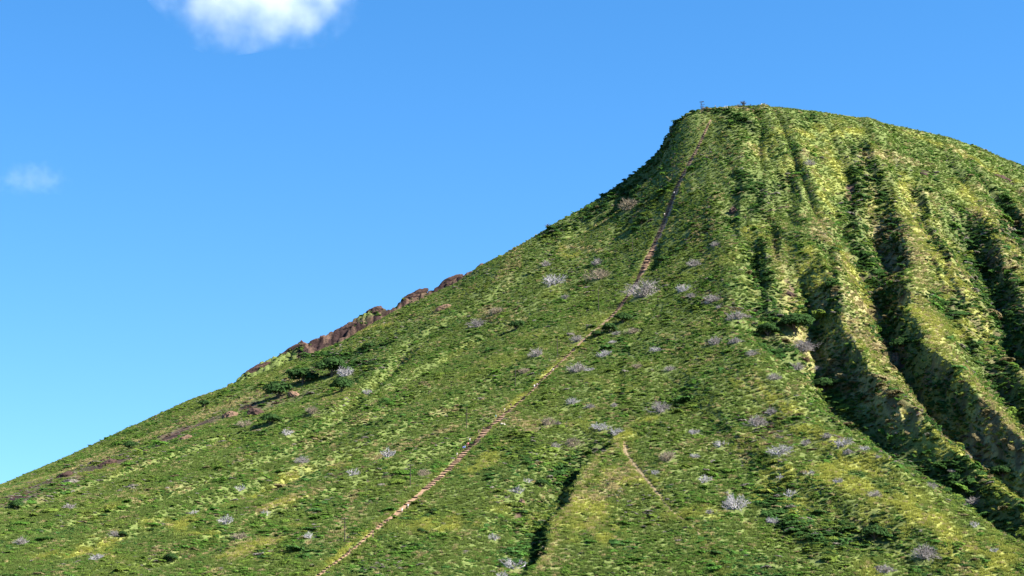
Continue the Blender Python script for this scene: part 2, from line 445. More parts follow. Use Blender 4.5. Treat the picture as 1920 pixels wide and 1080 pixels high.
class MB:
    def __init__(s): s.v, s.f = [], []
    def tube(s, pts, radii, n=5, cap=True):
        pts = [Vector(p) for p in pts]; b0 = len(s.v)
        for i, p in enumerate(pts):
            d = (pts[min(i + 1, len(pts) - 1)] - pts[max(i - 1, 0)]).normalized()
            a = d.cross(Vector((0, 0, 1)) if abs(d.z) < .9 else Vector((1, 0, 0))).normalized(); c = d.cross(a)
            for k in range(n):
                th = 2 * math.pi * k / n
                s.v.append(tuple(p + (a * math.cos(th) + c * math.sin(th)) * radii[i]))
        for i in range(len(pts) - 1):
            for k in range(n):
                s.f.append((b0 + i * n + k, b0 + i * n + (k + 1) % n, b0 + (i + 1) * n + (k + 1) % n, b0 + (i + 1) * n + k))
        if cap:
            s.f.append(tuple(b0 + k for k in range(n))[::-1]); s.f.append(tuple(b0 + (len(pts) - 1) * n + k for k in range(n)))
    def box(s, c, ax, ay, az):
        c, ax, ay, az = Vector(c), Vector(ax), Vector(ay), Vector(az); b = len(s.v)
        for dz in (-1, 1):
            for dx, dy in ((-1, -1), (1, -1), (1, 1), (-1, 1)):
                s.v.append(tuple(c + ax * dx + ay * dy + az * dz))
        s.f += [(b, b + 3, b + 2, b + 1), (b + 4, b + 5, b + 6, b + 7)] + [(b + k, b + (k + 1) % 4, b + 4 + (k + 1) % 4, b + 4 + k) for k in range(4)]
    def mesh(s, name, m, smooth=False):
        me = bpy.data.meshes.new(name); me.from_pydata(s.v, [], s.f); me.update()
        if smooth: me.polygons.foreach_set('use_smooth', [True] * len(me.polygons))
        me.materials.append(m); return me
    def build(s, name, m, parent=None, loc=None, smooth=False):
        return link(name, s.mesh(name, m, smooth), parent, loc)

def leaf_cloud(name, m, n, size, rng, lobes, flat=.65, shell=.55):
    """n leaf sprays spread through a few lobes of a crown"""
    L = np.array(lobes)                                   # x,y,z,r
    pick = rng.choice(len(L), n, p=L[:, 3] ** 2 / (L[:, 3] ** 2).sum())
    d = rng.normal(size=(n, 3)); d /= np.linalg.norm(d, axis=1)[:, None]
    d[:, 2] = np.abs(d[:, 2]) * .95 - .12
    rr = L[pick, 3] * (shell + (1 - shell) * rng.random(n) ** .5)
    P = L[pick, :3] + d * rr[:, None] * np.array([1, 1, flat])
    nrm = d + rng.normal(size=(n, 3)) * .33 + np.array([0, 0, .35]); nrm /= np.linalg.norm(nrm, axis=1)[:, None]
    t = np.cross(nrm, rng.normal(size=(n, 3))); t /= np.linalg.norm(t, axis=1)[:, None] + 1e-9
    b = np.cross(nrm, t)
    s = size * (.6 + .8 * rng.random(n))[:, None]
    e = (.45 + .35 * rng.random(n))[:, None]
    V = np.stack([P - t * s, P - b * s * e + nrm * s * .15, P + t * s, P + b * s * e + nrm * s * .15], 1).reshape(-1, 3)
    F = np.arange(4 * n).reshape(n, 4)
    me = mesh_np(name, V, F, m, False)
    a = me.attributes.new('leaf', 'FLOAT', 'FACE')
    a.data.foreach_set('value', rng.random(n).astype(np.float32))
    return me

def grass_mesh(name, m, n, rng, h=.8, spread=.7):
    V, F = [], []
    for i in range(n):
        r = spread * math.sqrt(rng.random()); th = rng.random() * 6.283
        x, y = r * math.cos(th), r * math.sin(th)
        a = rng.random() * 6.283; w = .05 + .05 * rng.random(); hh = h * (.5 + .7 * rng.random())
        lean = rng.normal(size=2) * .3 * hh + np.array([-.12, 0]) * hh
        b = len(V)
        V += [(x - w * math.cos(a), y - w * math.sin(a), -.15), (x + w * math.cos(a), y + w * math.sin(a), -.15), (x + lean[0], y + lean[1], hh)]
        F.append((b, b + 1, b + 2))
    me = mesh_np(name, V, F, m, False)
    at_ = me.attributes.new('leaf', 'FLOAT', 'FACE'); at_.data.foreach_set('value', rng.random(n).astype(np.float32))
    return me

def twig_mesh(name, m, rng, n=26, spread=1.0, h=.8, thick=.03, lev=2, nb=3):
    """leafless dome of forking twigs, radius 1"""
    mb = MB()
    def fork(p, d, l, r, k):
        q = p + d * l
        mid = (p + q) / 2 + Vector(rng.normal(size=3)) * l * .08
        mb.tube([p, mid, q], [r, r * .8, r * .6], 3, False)
        if k:
            for _ in range(nb):
                nd = (d + Vector(rng.normal(size=3)) * .55 + Vector((0, 0, .12))).normalized()
                fork(p + (q - p) * (.55 + .45 * rng.random()), nd, l * (.5 + .3 * rng.random()), r * .6, k - 1)
    for i in range(n):
        th = rng.random() * 6.283; el = .15 + 1.2 * rng.random() ** .8
        d = Vector((math.cos(th) * math.cos(el) * spread, math.sin(th) * math.cos(el) * spread, math.sin(el) * h)).normalized()
        fork(Vector((rng.normal() * .12, rng.normal() * .12, -.05)), d, (.42 if lev == 2 else .36) + .18 * rng.random(), thick, lev)
    return mb.mesh(name, m)

# ----------------------------------------------------------------- the hill
ny, nu = GX.shape
V = np.stack([GX.ravel(), GY.ravel(), HZ.ravel()], 1)
idx = np.arange(ny * nu).reshape(ny, nu)
F = np.stack([idx[:-1, :-1], idx[:-1, 1:], idx[1:, 1:], idx[1:, :-1]], -1).reshape(-1, 4)
hill_me = mesh_np('hillside', V, F, M_GROUND)
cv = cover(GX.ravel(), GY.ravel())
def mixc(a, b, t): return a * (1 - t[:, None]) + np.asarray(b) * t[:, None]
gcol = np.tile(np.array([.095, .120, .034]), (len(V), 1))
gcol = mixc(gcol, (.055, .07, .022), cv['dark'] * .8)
gcol = mixc(gcol, (.24, .24, .06), cv['yellow'] * .85)
gcol = mixc(gcol, (.23, .19, .095), cv['tan'] * .7)
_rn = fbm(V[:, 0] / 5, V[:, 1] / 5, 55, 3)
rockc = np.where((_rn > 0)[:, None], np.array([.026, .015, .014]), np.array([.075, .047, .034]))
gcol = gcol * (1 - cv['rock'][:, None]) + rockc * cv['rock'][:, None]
_tw = trail_w(V[:, 0], V[:, 1])
near_trail = 1 - sstep(_tw * .8, _tw * 1.5 + .3, cv['trail'])
gcol = mixc(gcol, (.20, .13, .07), near_trail * .8)
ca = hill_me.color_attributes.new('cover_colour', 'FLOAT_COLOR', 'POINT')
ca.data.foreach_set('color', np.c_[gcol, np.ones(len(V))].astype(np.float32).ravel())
hill = tag(link('hillside', hill_me), kind='structure')

g = MB(); g.v = [(-9000, -2000, 0), (9000, -2000, 0), (9000, 12000, 0), (-9000, 12000, 0)]; g.f = [(0, 1, 2, 3)]
M_PLAIN = noisy('dry_plain', (.09, .10, .035), (.20, .17, .08), .02, .95)
tag(g.build('ground', M_PLAIN, loc=(0, 0, -1.0)), kind='structure')

# ----------------------------------------------------------------- trail, ties
def ribbon(name, T, w, m, lift, rag=0.0):
    d = np.gradient(T, axis=0); d /= np.linalg.norm(d, axis=1)[:, None]
    nrm = np.c_[-d[:, 1], d[:, 0]]
    k = np.linspace(-1, 1, 5)
    Vs = []
    for i in range(len(T)):
        ww = (w or float(trail_w(T[i][0], T[i][1]))) * (1 + rag * (vnoise(np.array([i * .23]), np.array([3.3]), 8)[0]))
        for q in k:
            p = T[i] + nrm[i] * q * ww
            Vs.append((p[0], p[1], float(H(p[0], p[1])) + lift - .06 * abs(q)))
    n = len(T); ii = np.arange(n * 5).reshape(n, 5)
    Fs = np.stack([ii[:-1, :-1], ii[:-1, 1:], ii[1:, 1:], ii[1:, :-1]], -1).reshape(-1, 4)
    return link(name, mesh_np(name, Vs, Fs, m))
tag(ribbon('path', TRAIL, None, M_DIRT, .10, .35), kind='structure')
tag(ribbon('path', TRAIL2, .32, M_DIRT2, .10, .7), kind='structure')

def tie_box(mb, p, d, nrm, w):
    z = float(H(p[0], p[1]))
    j = random.uniform(-.06, .06)
    ax = Vector((nrm[0], nrm[1], j)) * w
    ay = Vector((d[0] + nrm[0] * j, d[1] + nrm[1] * j, 0)) * .17
    mb.box((p[0] + nrm[0] * random.uniform(-.2, .2), p[1] + nrm[1] * random.uniform(-.2, .2), z + .22 + random.uniform(-.04, .08)), ax, ay, Vector((0, 0, .21)))
stair = empty('tie_stairway', (TRAIL[-1][0], TRAIL[-1][1], float(H(*TRAIL[-1]))))
tag(stair, 'straight stairway of dark weathered ties climbing the hill to the summit', 'stairway')
bpy.context.view_layer.update()
Tf = resample(TRAIL[::-1], .5)                         # from the bottom up
dd = np.gradient(Tf, axis=0); dd /= np.linalg.norm(dd, axis=1)[:, None]
rest = MB(); org = stair.location; cnt = 0; sdist = 0
i = 6
while i < len(Tf) - 4:
    z0 = float(H(*Tf[i])); slope = abs(float(H(*Tf[min(i + 4, len(Tf) - 1)])) - z0) / 2.0
    mb = MB(); p = Tf[i]
    frac = i / len(Tf)
    present = not (.10 < frac < .17 and random.random() < .6) and not (.50 < frac < .58 and random.random() < .7)
    if present:
        tgt = mb if (cnt < 100 and frac > .16) else rest
        tie_box(tgt, p, dd[i], (-dd[i][1], dd[i][0]), random.uniform(.85, 1.05) * float(trail_w(p[0], p[1])))
        if tgt is mb:
            mb.v = [tuple(Vector(v) - org) for v in mb.v]
            mb.build('tie', M_TIE, stair); cnt += 1
    i += random.choice((2, 3, 3, 4)) if Tf[i][1] > 960 else random.choice((4, 5, 5, 6))
rest.v = [tuple(Vector(v) - org) for v in rest.v]
tag(rest.build('tie', M_TIE, stair), kind='stuff')

# ----------------------------------------------------------------- listed shrubs and trees (kept clear of the scatter)
SHRUBS = [  # px, py of the middle of the plant, width in photo px, kind, label
 (1181, 380, 44, 't', 'broad tan-grey leafless bush below the shaded ravine near the skyline'),
 (1208, 536, 72, 'g', 'largest grey thicket, hiding the stairway at the foot of its steep part'),
 (1123, 510, 46, 't', 'wide pinkish grey bush left of the big thicket on the stairway'),
 (1024, 492, 24, 'g', 'small grey bush beside the yellow grass patch below the left skyline'),
 (1119, 489, 26, 'g', 'low grey bush just above the wide pinkish bush left of the stairs'),
 (1038, 520, 46, 'w', 'whitish green spread-out bush below the left skyline'),
 (896, 603, 34, 'g', 'fan-shaped grey bush down the slope from the left skyline rocks'),
 (930, 580, 30, 't', 'tan bush just above the fan-shaped grey bush on the left slope'),
 (1061, 555, 18, 'g', 'small grey bush left of the upper lone pole and right of the left slope'),
 (1303, 489, 34, 'g', 'purplish grey bush right of the stairs and the dark hollow'),
 (1343, 455, 24, 'g', 'flat grey bush high on the slope right of the steep stairs'),
 (1281, 538, 30, 'w', 'whitish flat bush just right of the largest grey thicket'),
 (1295, 553, 20, 'g', 'round grey bush under the whitish flat bush right of the thicket'),
 (1337, 556, 34, 'g', 'pair-headed grey bush between the thicket and the big gullies'),
 (1327, 566, 14, 'w', 'tiny pale bush under the pair-headed grey bush'),
 (1384, 587, 42, 'g', 'broad grey bush at the left edge of the dark gully grove'),
 (1349, 574, 15, 'g', 'tiny grey bush left of the broad bush by the gully grove'),
 (1340, 638, 30, 'g', 'grey bush left of its twin, below the gully grove'),
 (1380, 635, 30, 'g', 'grey bush with a green left side, right of its twin'),
 (1157, 622, 20, 'g', 'upright grey bush just right of the dark trees on the stairway'),
 (1187, 617, 28, 't', 'low tan bush right of the dark trees on the stairway'),
 (1150, 638, 18, 'w', 'small whitish bush below the dark trees on the stairway'),
 (1083, 686, 40, 'g', 'rounded grey bush right of the grassy part of the stairway'),
 (1008, 659, 32, 'g', 'grey bush with green skirt left of the pole beside the grassy steps'),
 (1081, 633, 28, 'g', 'grey bush at the upper end of the grassy part of the stairway'),
 (1073, 750, 24, 'w', 'whitish bush right of the stairs, leftmost of a row of three'),
 (1108, 760, 22, 'g', 'grey bush in the middle of a row of three right of the stairs'),
 (1152, 759, 16, 'g', 'smallest grey bush, rightmost of a row of three'),
 (1130, 796, 36, 'w', 'silvery bush above the head of the dark narrow gully'),
 (1158, 807, 26, 'w', 'silvery bush touching the right side of another above the narrow gully'),
 (1240, 760, 44, 'g', 'tall-crowned grey bush on the slope right of the two silvery bushes'),
 (1040, 834, 22, 'g', 'dark grey bush left of a tan one, above the narrow gully'),
 (1075, 828, 34, 't', 'tan brown bush at the very head of the narrow gully'),
 (984, 693, 26, 't', 'brownish bush just right of a pole beside the stairway'),
 (726, 848, 38, 's', 'white bare branches standing out of green scrub left of the stairs'),
 (660, 883, 30, 's', 'pale spidery bare bush on the left slope above yellow grass'),
 (450, 914, 26, 's', 'silver twiggy bush near the left end of the yellow grass streak'),
 (423, 973, 34, 's', 'spiky silver bush on the lower left slope'),
 (130, 947, 26, 'g', 'upright grey bush under the rocky band at far left'),
 (40, 1013, 28, 'g', 'grey bush in the lower left corner beside a dark shrub'),
 (180, 1043, 24, 'w', 'whitish bush near the bottom edge at lower left'),
 (581, 1001, 28, 's', 'bare white stems left of the lowest pole'),
 (540, 808, 28, 's', 'pale twiggy bush below the rock band on the left slope'),
 (460, 792, 30, 't', 'tan dry bush at the foot of the orange rock band'),
 (650, 694, 38, 'w', 'grey green bush among the dark trees of the left ravine'),
 (689, 733, 24, 'w', 'small pale bush below the dark trees of the left ravine'),
 (970, 916, 32, 's', 'flat silver bush with a dark green shrub at its right'),
 (990, 898, 26, 's', 'bleached bush just above the flat silver bush by the landslip'),
 (962, 1053, 46, 's', 'large white-stemmed bush at the foot of the dark narrow gully'),
 (926, 1005, 28, 's', 'white branching bush below the small red landslip'),
 (1380, 938, 56, 'w', 'isolated dome of silver twigs on green slope right of the faint trail'),
 (1303, 852, 20, 'w', 'upright whitish bush right of a wide tan bush'),
 (1253, 853, 40, 't', 'wide tan bush right of the start of the faint trail'),
 (1300, 806, 24, 'w', 'whitish tall bush above the wide tan bush'),
 (1350, 831, 26, 's', 'white slanting bush at the edge of the shallow valley'),
 (1319, 896, 34, 's', 'thin whitish bush left and above the isolated silver dome'),
 (1418, 788, 40, 'g', 'long grey bush on the slope left of the big gullies'),
 (1446, 770, 28, 'g', 'dark-footed grey bush above the long grey bush'),
 (1460, 838, 46, 'w', 'sprawling silver and dark bush below the long grey bush'),
 (1494, 683, 40, 'g', 'pinkish grey bush at the left lip of the biggest gully'),
 (1508, 645, 48, 'g', 'big grey bush with pale branches beside the gully grove'),
 (1530, 688, 22, 'g', 'small round grey bush right of the pinkish bush at the gully lip'),
 (1580, 824, 40, 'w', 'widest silver bush of the cluster on the lower right spur'),
 (1591, 845, 22, 'g', 'grey bush under the widest silver bush on the lower right spur'),
 (1619, 838, 22, 'w', 'pale bush right of the silver cluster on the lower right spur'),
 (1647, 855, 16, 'g', 'dark round grey bush, rightmost of the cluster on the spur'),
 (1517, 884, 20, 's', 'upright silver bush left of the bright yellow slope'),
 (1463, 893, 24, 's', 'slender silver bush in the dark shallow valley'),
 (1483, 922, 28, 's', 'spidery pale bush at the bottom of the dark shallow valley'),
 (1450, 973, 26, 'w', 'pale bush on the spur right below the isolated silver dome'),
 (1826, 937, 34, 'g', 'violet grey bush beside dark scrub near the right edge'),
 (1732, 1034, 50, 'g', 'broad violet grey bush near the bottom right'),
 (1828, 982, 24, 's', 'white bare stems below the violet bush at right'),
 (1863, 1030, 18, 'w', 'small silver bush low at the right edge'),
 (1911, 1000, 18, 'w', 'silver bush cut by the right edge of the picture'),
 (1661, 1063, 38, 'g', 'dusty grey bush on the bottom edge at right'),
 (1518, 303, 24, 'g', 'lone grey bush high under the summit, above the gullies'),
 (500, 960, 22, 's', 'thin pale bush right of the spiky silver bush at lower left'),
 (585, 768, 28, 't', 'tan bush at the right end of the orange rock band'),
 (1530, 1000, 18, 'g', 'small grey bush on the grassy spur above the bottom edge'),
 (940, 1075, 26, 's', 'white stems on the bottom edge left of the narrow gully'),
 (1230, 652, 26, 'w', 'faint pale bush on open slope between the dark steps trees and the gully grove'),
 (1132, 660, 26, 'w', 'whitish low bush right of the top of the grassy steps'),
 (1255, 688, 26, 'g', 'lone grey bush in the middle of the open central slope'),
 (1195, 684, 24, 't', 'faint tan bush left of the lone grey bush on the central slope'),
 (1452, 703, 28, 'g', 'soft grey bush left of the pinkish bush at the gully lip'),
 (1030, 788, 30, 't', 'tan mound right of the white boulder by the stairs'),
 (1510, 828, 26, 'g', 'grey mound right of the sprawling silver and dark bush'),
 (1552, 815, 24, 'g', 'grey mound at the left end of the silver cluster on the spur'),
 (1228, 885, 18, 'w', 'small pale bush beside the lower end of the faint trail'),
 (1330, 958, 20, 'g', 'small grey bush left and below the isolated silver dome'),
 (1640, 923, 30, 'g', 'grey mound above the bright yellow spur'),
 (1571, 900, 20, 'w', 'pale tuft at the upper end of the bright yellow spur'),
 (1748, 908, 28, 'g', 'grey spiky mound right of the bright yellow spur'),
 (567, 860, 28, 'g', 'grey low mound above the yellow grass streak on the left slope'),
 (365, 958, 24, 'w', 'pale low bush left of the spiky silver bush at lower left'),
 (215, 998, 24, 'g', 'grey low bush in yellow grass at lower left'),
 (450, 1003, 28, 't', 'tan mound below the spiky silver bush at lower left'),
 (796, 884, 26, 't', 'tan bush just left of the lower steps'),
 (1105, 690, 20, 'w', 'whitish tuft touching the rounded bush right of the grassy steps'),
 (1410, 660, 24, 'g', 'grey bush below the dark tree at the narrow left gully'),
 (1028, 420, 20, 'k', 'spiky bare shrub standing up on the left skyline'),
 (1394, 190, 20, 'k', 'tiny bare tree on top of the summit'),
 (1385, 197, 9, 'k', 'smaller bare bush left of the summit tree'),
 (1407, 195, 8, 'k', 'thin bare bush right of the summit tree'),
]
TREES = [  # px, py (crown middle), width px, label
 (522, 722, 60, 'dark round tree, leftmost of the grove above the orange rock'),
 (568, 695, 64, 'dark tree in the middle of the grove above the orange rock'),
 (622, 678, 70, 'wide dark tree at the upper right of the left grove'),
 (640, 716, 48, 'dark low tree under the grove above the left slope'),
 (506, 779, 42, 'dark green shrub under the orange rock'),
 (383, 753, 24, 'small dark tree on the far left skyline'),
 (30, 941, 32, 'dark round tree in the rock band at the left edge'),
 (243, 832, 28, 'dark shrub above the reddish rock at far left'),
 (1490, 594, 72, 'largest dark tree, between the two first gullies'),
 (1440, 612, 46, 'dark tree at the foot of the narrow left gully'),
 (1691, 640, 44, 'dark tree at the head of the second big gully'),
 (1545, 716, 50, 'isolated dark round tree left of the biggest gully'),
 (1168, 592, 34, 'dark tree at the right of the steps below the thicket'),
 (1143, 612, 32, 'dark tree standing on the line of the stairway'),
 (1117, 624, 22, 'small dark tree lowest on the stairway'),
 (320, 1043, 28, 'black-green shrub near the bottom edge at left'),
 (968, 606, 32, 'dark slanted shrub on the left slope'),
 (1240, 483, 24, 'dark tree in the hollow right of the steps'),
 (1203, 410, 28, 'dark tree by the shaded streak left of the steep steps'),
 (1299, 207, 15, 'green shrub at the left corner of the summit'),
 (692, 645, 24, 'small dark shrub under the rocky skyline'),
 (1640, 990, 54, 'dark scrub tree in the valley at lower right'),
 (1250, 275, 14, 'dark shrub on the steep skyline left of the summit'),
 (1190, 318, 9, 'dark shrub on the skyline, right one of three'),
 (1182, 323, 9, 'dark shrub on the skyline, middle one of three'),
 (1170, 329, 10, 'dark shrub on the skyline, left one of three'),
 (1015, 903, 26, 'dark shrub right of the flat silver bush'),
 (1575, 712, 22, 'small bright-edged tree inside the biggest gully'),
 (1600, 420, 24, 'dark tree inside the upper gully'),
 (1880, 880, 46, 'dark tree in the gully at the right edge'),
 (230, 1000, 20, 'small dark shrub on the lower left slope'),
 (812, 955, 16, 'dark shrub right of the lower steps'),
 (788, 992, 14, 'dark shrub above a small brown hole near the lower steps'),
]
keepout = []

def base_pt(px, py, wpx, hfac):
    """ground point of a plant whose middle is seen at px,py"""
    p = at(px, py); w = wpx * mpp(p)
    q = at(px, py + wpx * hfac * .5)
    return q, wpx * mpp(q)

rngT = np.random.default_rng(5)
TW = {k: [twig_mesh('grey_shrub', m, np.random.default_rng(100 + 7 * i + ord(k)), n, sp, h, th, 3 if k in 'gtw' else 2) for i in range(3)]
      for k, m, n, sp, h, th in (('g', M_TWIG, 30, 1.0, .75, .026), ('t', M_TWIG_TAN, 34, 1.0, .75, .026), ('w', M_TWIG, 26, 1.15, .6, .034), ('s', M_TWIG, 13, 1.1, .8, .036), ('k', M_TWIG_DARK, 14, .7, 1.3, .035))}
M_TWIG_W = noisy('silver_dry_twig', (.19, .18, .185), (.37, .35, .36), 3)
for k in 'ws':
    for me in TW[k]: me.materials[0] = M_TWIG_W
seen = set()
for i, (px, py, w, k, lab) in enumerate(SHRUBS):
    q, W = base_pt(px, py, w, .55)
    if k == 'k':
        yc = float(crest(q.x)[0])
    me = TW[k][i % 3]
    nm = 'bare_tree' if 'tree' in lab else 'dry_bush'
    o = link(nm, me, None, q + Vector((0, 0, -.1)))
    s = W * .5 / .80
    o.scale = (s * random.uniform(.9, 1.15), s, s * random.uniform(.7, 1.0)); o.rotation_euler.z = random.uniform(0, 6.28)
    tag(o, lab, 'tree' if 'tree' in lab else 'bush', 'grey leafless bushes on the slope')
    keepout.append((q.x, q.y, W * .42))

def tree_proto(seed):
    r = np.random.default_rng(seed)
    lobes = [(0, 0, .55, .62)] + [(.5 * math.cos(a) * r.uniform(.7, 1.1), .5 * math.sin(a) * r.uniform(.7, 1.1), r.uniform(.3, .6), r.uniform(.32, .5)) for a in np.linspace(0, 5.4, 6)]
    crown = leaf_cloud('crown', M_DARKLEAF, 900, .085, r, lobes, .8, .5)
    mb = MB()
    mb.tube([(0, 0, -.25), (.02, .01, .1), (.03, 0, .45)], [.07, .055, .03], 6)
    for a in range(4):
        th = a * 1.57 + r.random()
        mb.tube([(.02, 0, .08), (.22 * math.cos(th), .22 * math.sin(th), .3), (.42 * math.cos(th), .42 * math.sin(th), .5)], [.035, .025, .012], 4)
    return crown, mb.mesh('trunk', M_BARK)
TP = [tree_proto(s) for s in (1, 2, 3)]
for i, (px, py, w, lab) in enumerate(TREES):
    q, W = base_pt(px, py, w, .8)
    t = empty('dark_shrub' if 'shrub' in lab else 'dark_tree', q, random.uniform(0, 6.28)); s = W * .5 / .8
    t.scale = (s, s, s * random.uniform(.8, 1.05))
    tag(t, lab, 'shrub' if 'shrub' in lab else 'tree', 'dark green trees and shrubs')
    link('crown', TP[i % 3][0], t); link('trunk', TP[i % 3][1], t)
    keepout.append((q.x, q.y, W * .3))

# ----------------------------------------------------------------- scrub and grass cover (uncountable)
PROTO = bpy.data.collections.new('scrub_kinds')
def proto(name, me):
    o = bpy.data.objects.new(name, me); PROTO.objects.link(o)
rb = np.random.default_rng(21)
for k in range(4):
    lobes = [(0, 0, .25, .7)] + [(rb.uniform(-.6, .6), rb.uniform(-.6, .6), rb.uniform(.1, .4), rb.uniform(.3, .5)) for _ in range(4)]
    proto(f'a_scrub_{k}', leaf_cloud('scrub', M_LEAF, 190, .19, rb, lobes, .7, .6))
for k in range(2):
    proto(f'b_grass_{k}', grass_mesh('grass', M_LEAF, 70, rb))

def scatter_points(n, seed):
    r = np.random.default_rng(seed)
    # even in the picture-independent plan, a little denser close to the viewer
    u = r.uniform(-.285, .285, n); y = 575 + (1195 - 575) * r.random(n) ** 1.05
    return u * y, y, r

def slope_of(x, y):
    e = 1.5
    return (H(x + e, y) - H(x - e, y)) / (2 * e), (H(x, y + e) - H(x, y - e)) / (2 * e)

KO = np.array(keepout)
def clear(x, y):
    ok = np.ones(x.shape, bool)
    for kx, ky, kr in KO:
        m = (np.abs(x - kx) < kr) & (np.abs(y - ky) < kr)
        ok[m] &= np.hypot(x[m] - kx, y[m] - ky) > kr
    return ok

def build_scatter(name, x, y, r, size, kind_lo, kind_hi, tint, sx=(.95, 1.45), sz=(.42, .82), sink=.1):
    z = H(x, y); n = len(x)
    me = bpy.data.meshes.new(name)
    me.vertices.add(n); me.vertices.foreach_set('co', np.c_[x, y, z - sink * size].astype(np.float32).ravel())
    def attr(nm, ty, arr, key):
        a = me.attributes.new(nm, ty, 'POINT'); a.data.foreach_set(key, np.ascontiguousarray(arr).ravel())
    gx, gy = slope_of(x, y)
    rot = np.c_[np.arctan(gy) * .5 + r.normal(size=n) * .12, -np.arctan(gx) * .5 + r.normal(size=n) * .12, r.uniform(0, 6.28, n)]
    attr('turn', 'FLOAT_VECTOR', rot.astype(np.float32), 'vector')
    scl = np.c_[size * r.uniform(*sx, n), size * r.uniform(*sx, n), size * r.uniform(*sz, n)]
    attr('grow', 'FLOAT_VECTOR', scl.astype(np.float32), 'vector')
    attr('sort', 'INT', r.integers(kind_lo, kind_hi, n).astype(np.int32), 'value')
    attr('tint', 'FLOAT_COLOR', np.c_[np.clip(tint, 0, 1), np.ones(n)].astype(np.float32), 'color')
    o = link(name, me); tag(o, kind='stuff')
    ng = bpy.data.node_groups.new(name, 'GeometryNodeTree')
    ng.interface.new_socket('Geometry', in_out='INPUT', socket_type='NodeSocketGeometry')
    ng.interface.new_socket('Geometry', in_out='OUTPUT', socket_type='NodeSocketGeometry')
    gi, go = ng.nodes.new('NodeGroupInput'), ng.nodes.new('NodeGroupOutput')
    ci = ng.nodes.new('GeometryNodeCollectionInfo'); ci.inputs['Collection'].default_value = PROTO
    ci.inputs['Separate Children'].default_value = True; ci.inputs['Reset Children'].default_value = True
    ip = ng.nodes.new('GeometryNodeInstanceOnPoints'); ip.inputs['Pick Instance'].default_value = True
    def na(nm, ty):
        a = ng.nodes.new('GeometryNodeInputNamedAttribute'); a.data_type = ty; a.inputs['Name'].default_value = nm
        return a.outputs['Attribute']
    L = ng.links.new
    L(gi.outputs[0], ip.inputs['Points']); L(ci.outputs[0], ip.inputs['Instance'])
    L(na('sort', 'INT'), ip.inputs['Instance Index'])
    e2r = ng.nodes.new('FunctionNodeEulerToRotation'); L(na('turn', 'FLOAT_VECTOR'), e2r.inputs[0]); L(e2r.outputs[0], ip.inputs['Rotation'])
    L(na('grow', 'FLOAT_VECTOR'), ip.inputs['Scale'])
    L(ip.outputs[0], go.inputs[0])
    md = o.modifiers.new('scatter', 'NODES'); md.node_group = ng
    return o

def pick(r, cvx, n, x, y):
    """leaf colour of each plant from the zone it grows in"""
    mid = np.array([.080, .172, .028]); olive = np.array([.140, .194, .036]); dark = np.array([.046, .098, .026]); yel = np.array([.27, .275, .060]); tan = np.array([.24, .20, .10]); cool = np.array([.055, .125, .036])
    nz = fbm(x / 16, y / 24, 131, 3)
    t = mid + (olive - mid) * sstep(-.2, .5, nz)[:, None]
    t = t + (cool - t) * (sstep(.1, .5, -nz) * .8)[:, None]
    k = r.random(n)
    t = np.where((k < cvx['dark'] * .8)[:, None], dark, t)  # dark leaves; also carry the painted shade of gully walls and left shoulder
    k = r.random(n)
    t = np.where((k < cvx['yellow'] * .6)[:, None], yel * .5 + olive * .5, t)
    k = r.random(n)
    t = np.where((k < cvx['tan'] * .6 + .03)[:, None], tan * .8, t)
    t = np.where((r.random(n) < .035)[:, None], dark * 1.3, t)
    dry = sstep(.25, .6, fbm(x / 20, y / 26, 171, 3))
    t = np.where((r.random(n) < (.02 + .2 * dry + .7 * cvx['dry']))[:, None], np.where((r.random(n) < .5 * sstep(0, .3, cvx['dry']))[:, None], np.array([.13, .085, .06]), np.array([.20, .18, .15])), t)
    return t * r.uniform(.78, 1.25, n)[:, None]

def scrub():
    x, y, r = scatter_points(165000, 33)
    yc, _ = crest(x)
    cvx = cover(x, y)
    clump = fbm(x / 5, y / 7, 151, 3)
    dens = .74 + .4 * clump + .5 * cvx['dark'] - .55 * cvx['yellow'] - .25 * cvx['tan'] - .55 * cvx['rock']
    ok = (r.random(len(x)) < dens) & (cvx['trail'] > trail_w(x, y) + 1.15) & (y < yc + 9 + 28 * (r.random(len(x)) < .8) * (x < RX[-1]) * (x > RX[0])) & clear(x, y) & (H(x, y) > .5)
    x, y = x[ok], y[ok]; n = len(x); c2 = {k: v[ok] for k, v in cvx.items()}
    size = r.uniform(.45, 1.0, n) * np.where(r.random(n) < .05, r.uniform(1.4, 2.2, n), 1) * (1 + .9 * c2['dark'] * (r.random(n) < .5)) * (1 + .5 * (r.random(n) < .12)) * (1 - .35 * c2['yellow'])
    size *= .8 + .4 * sstep(-.4, .4, fbm(x / 12, y / 16, 161, 2))
    build_scatter('scrub', x, y, r, size, 0, 4, pick(r, c2, n, x, y))
    return n
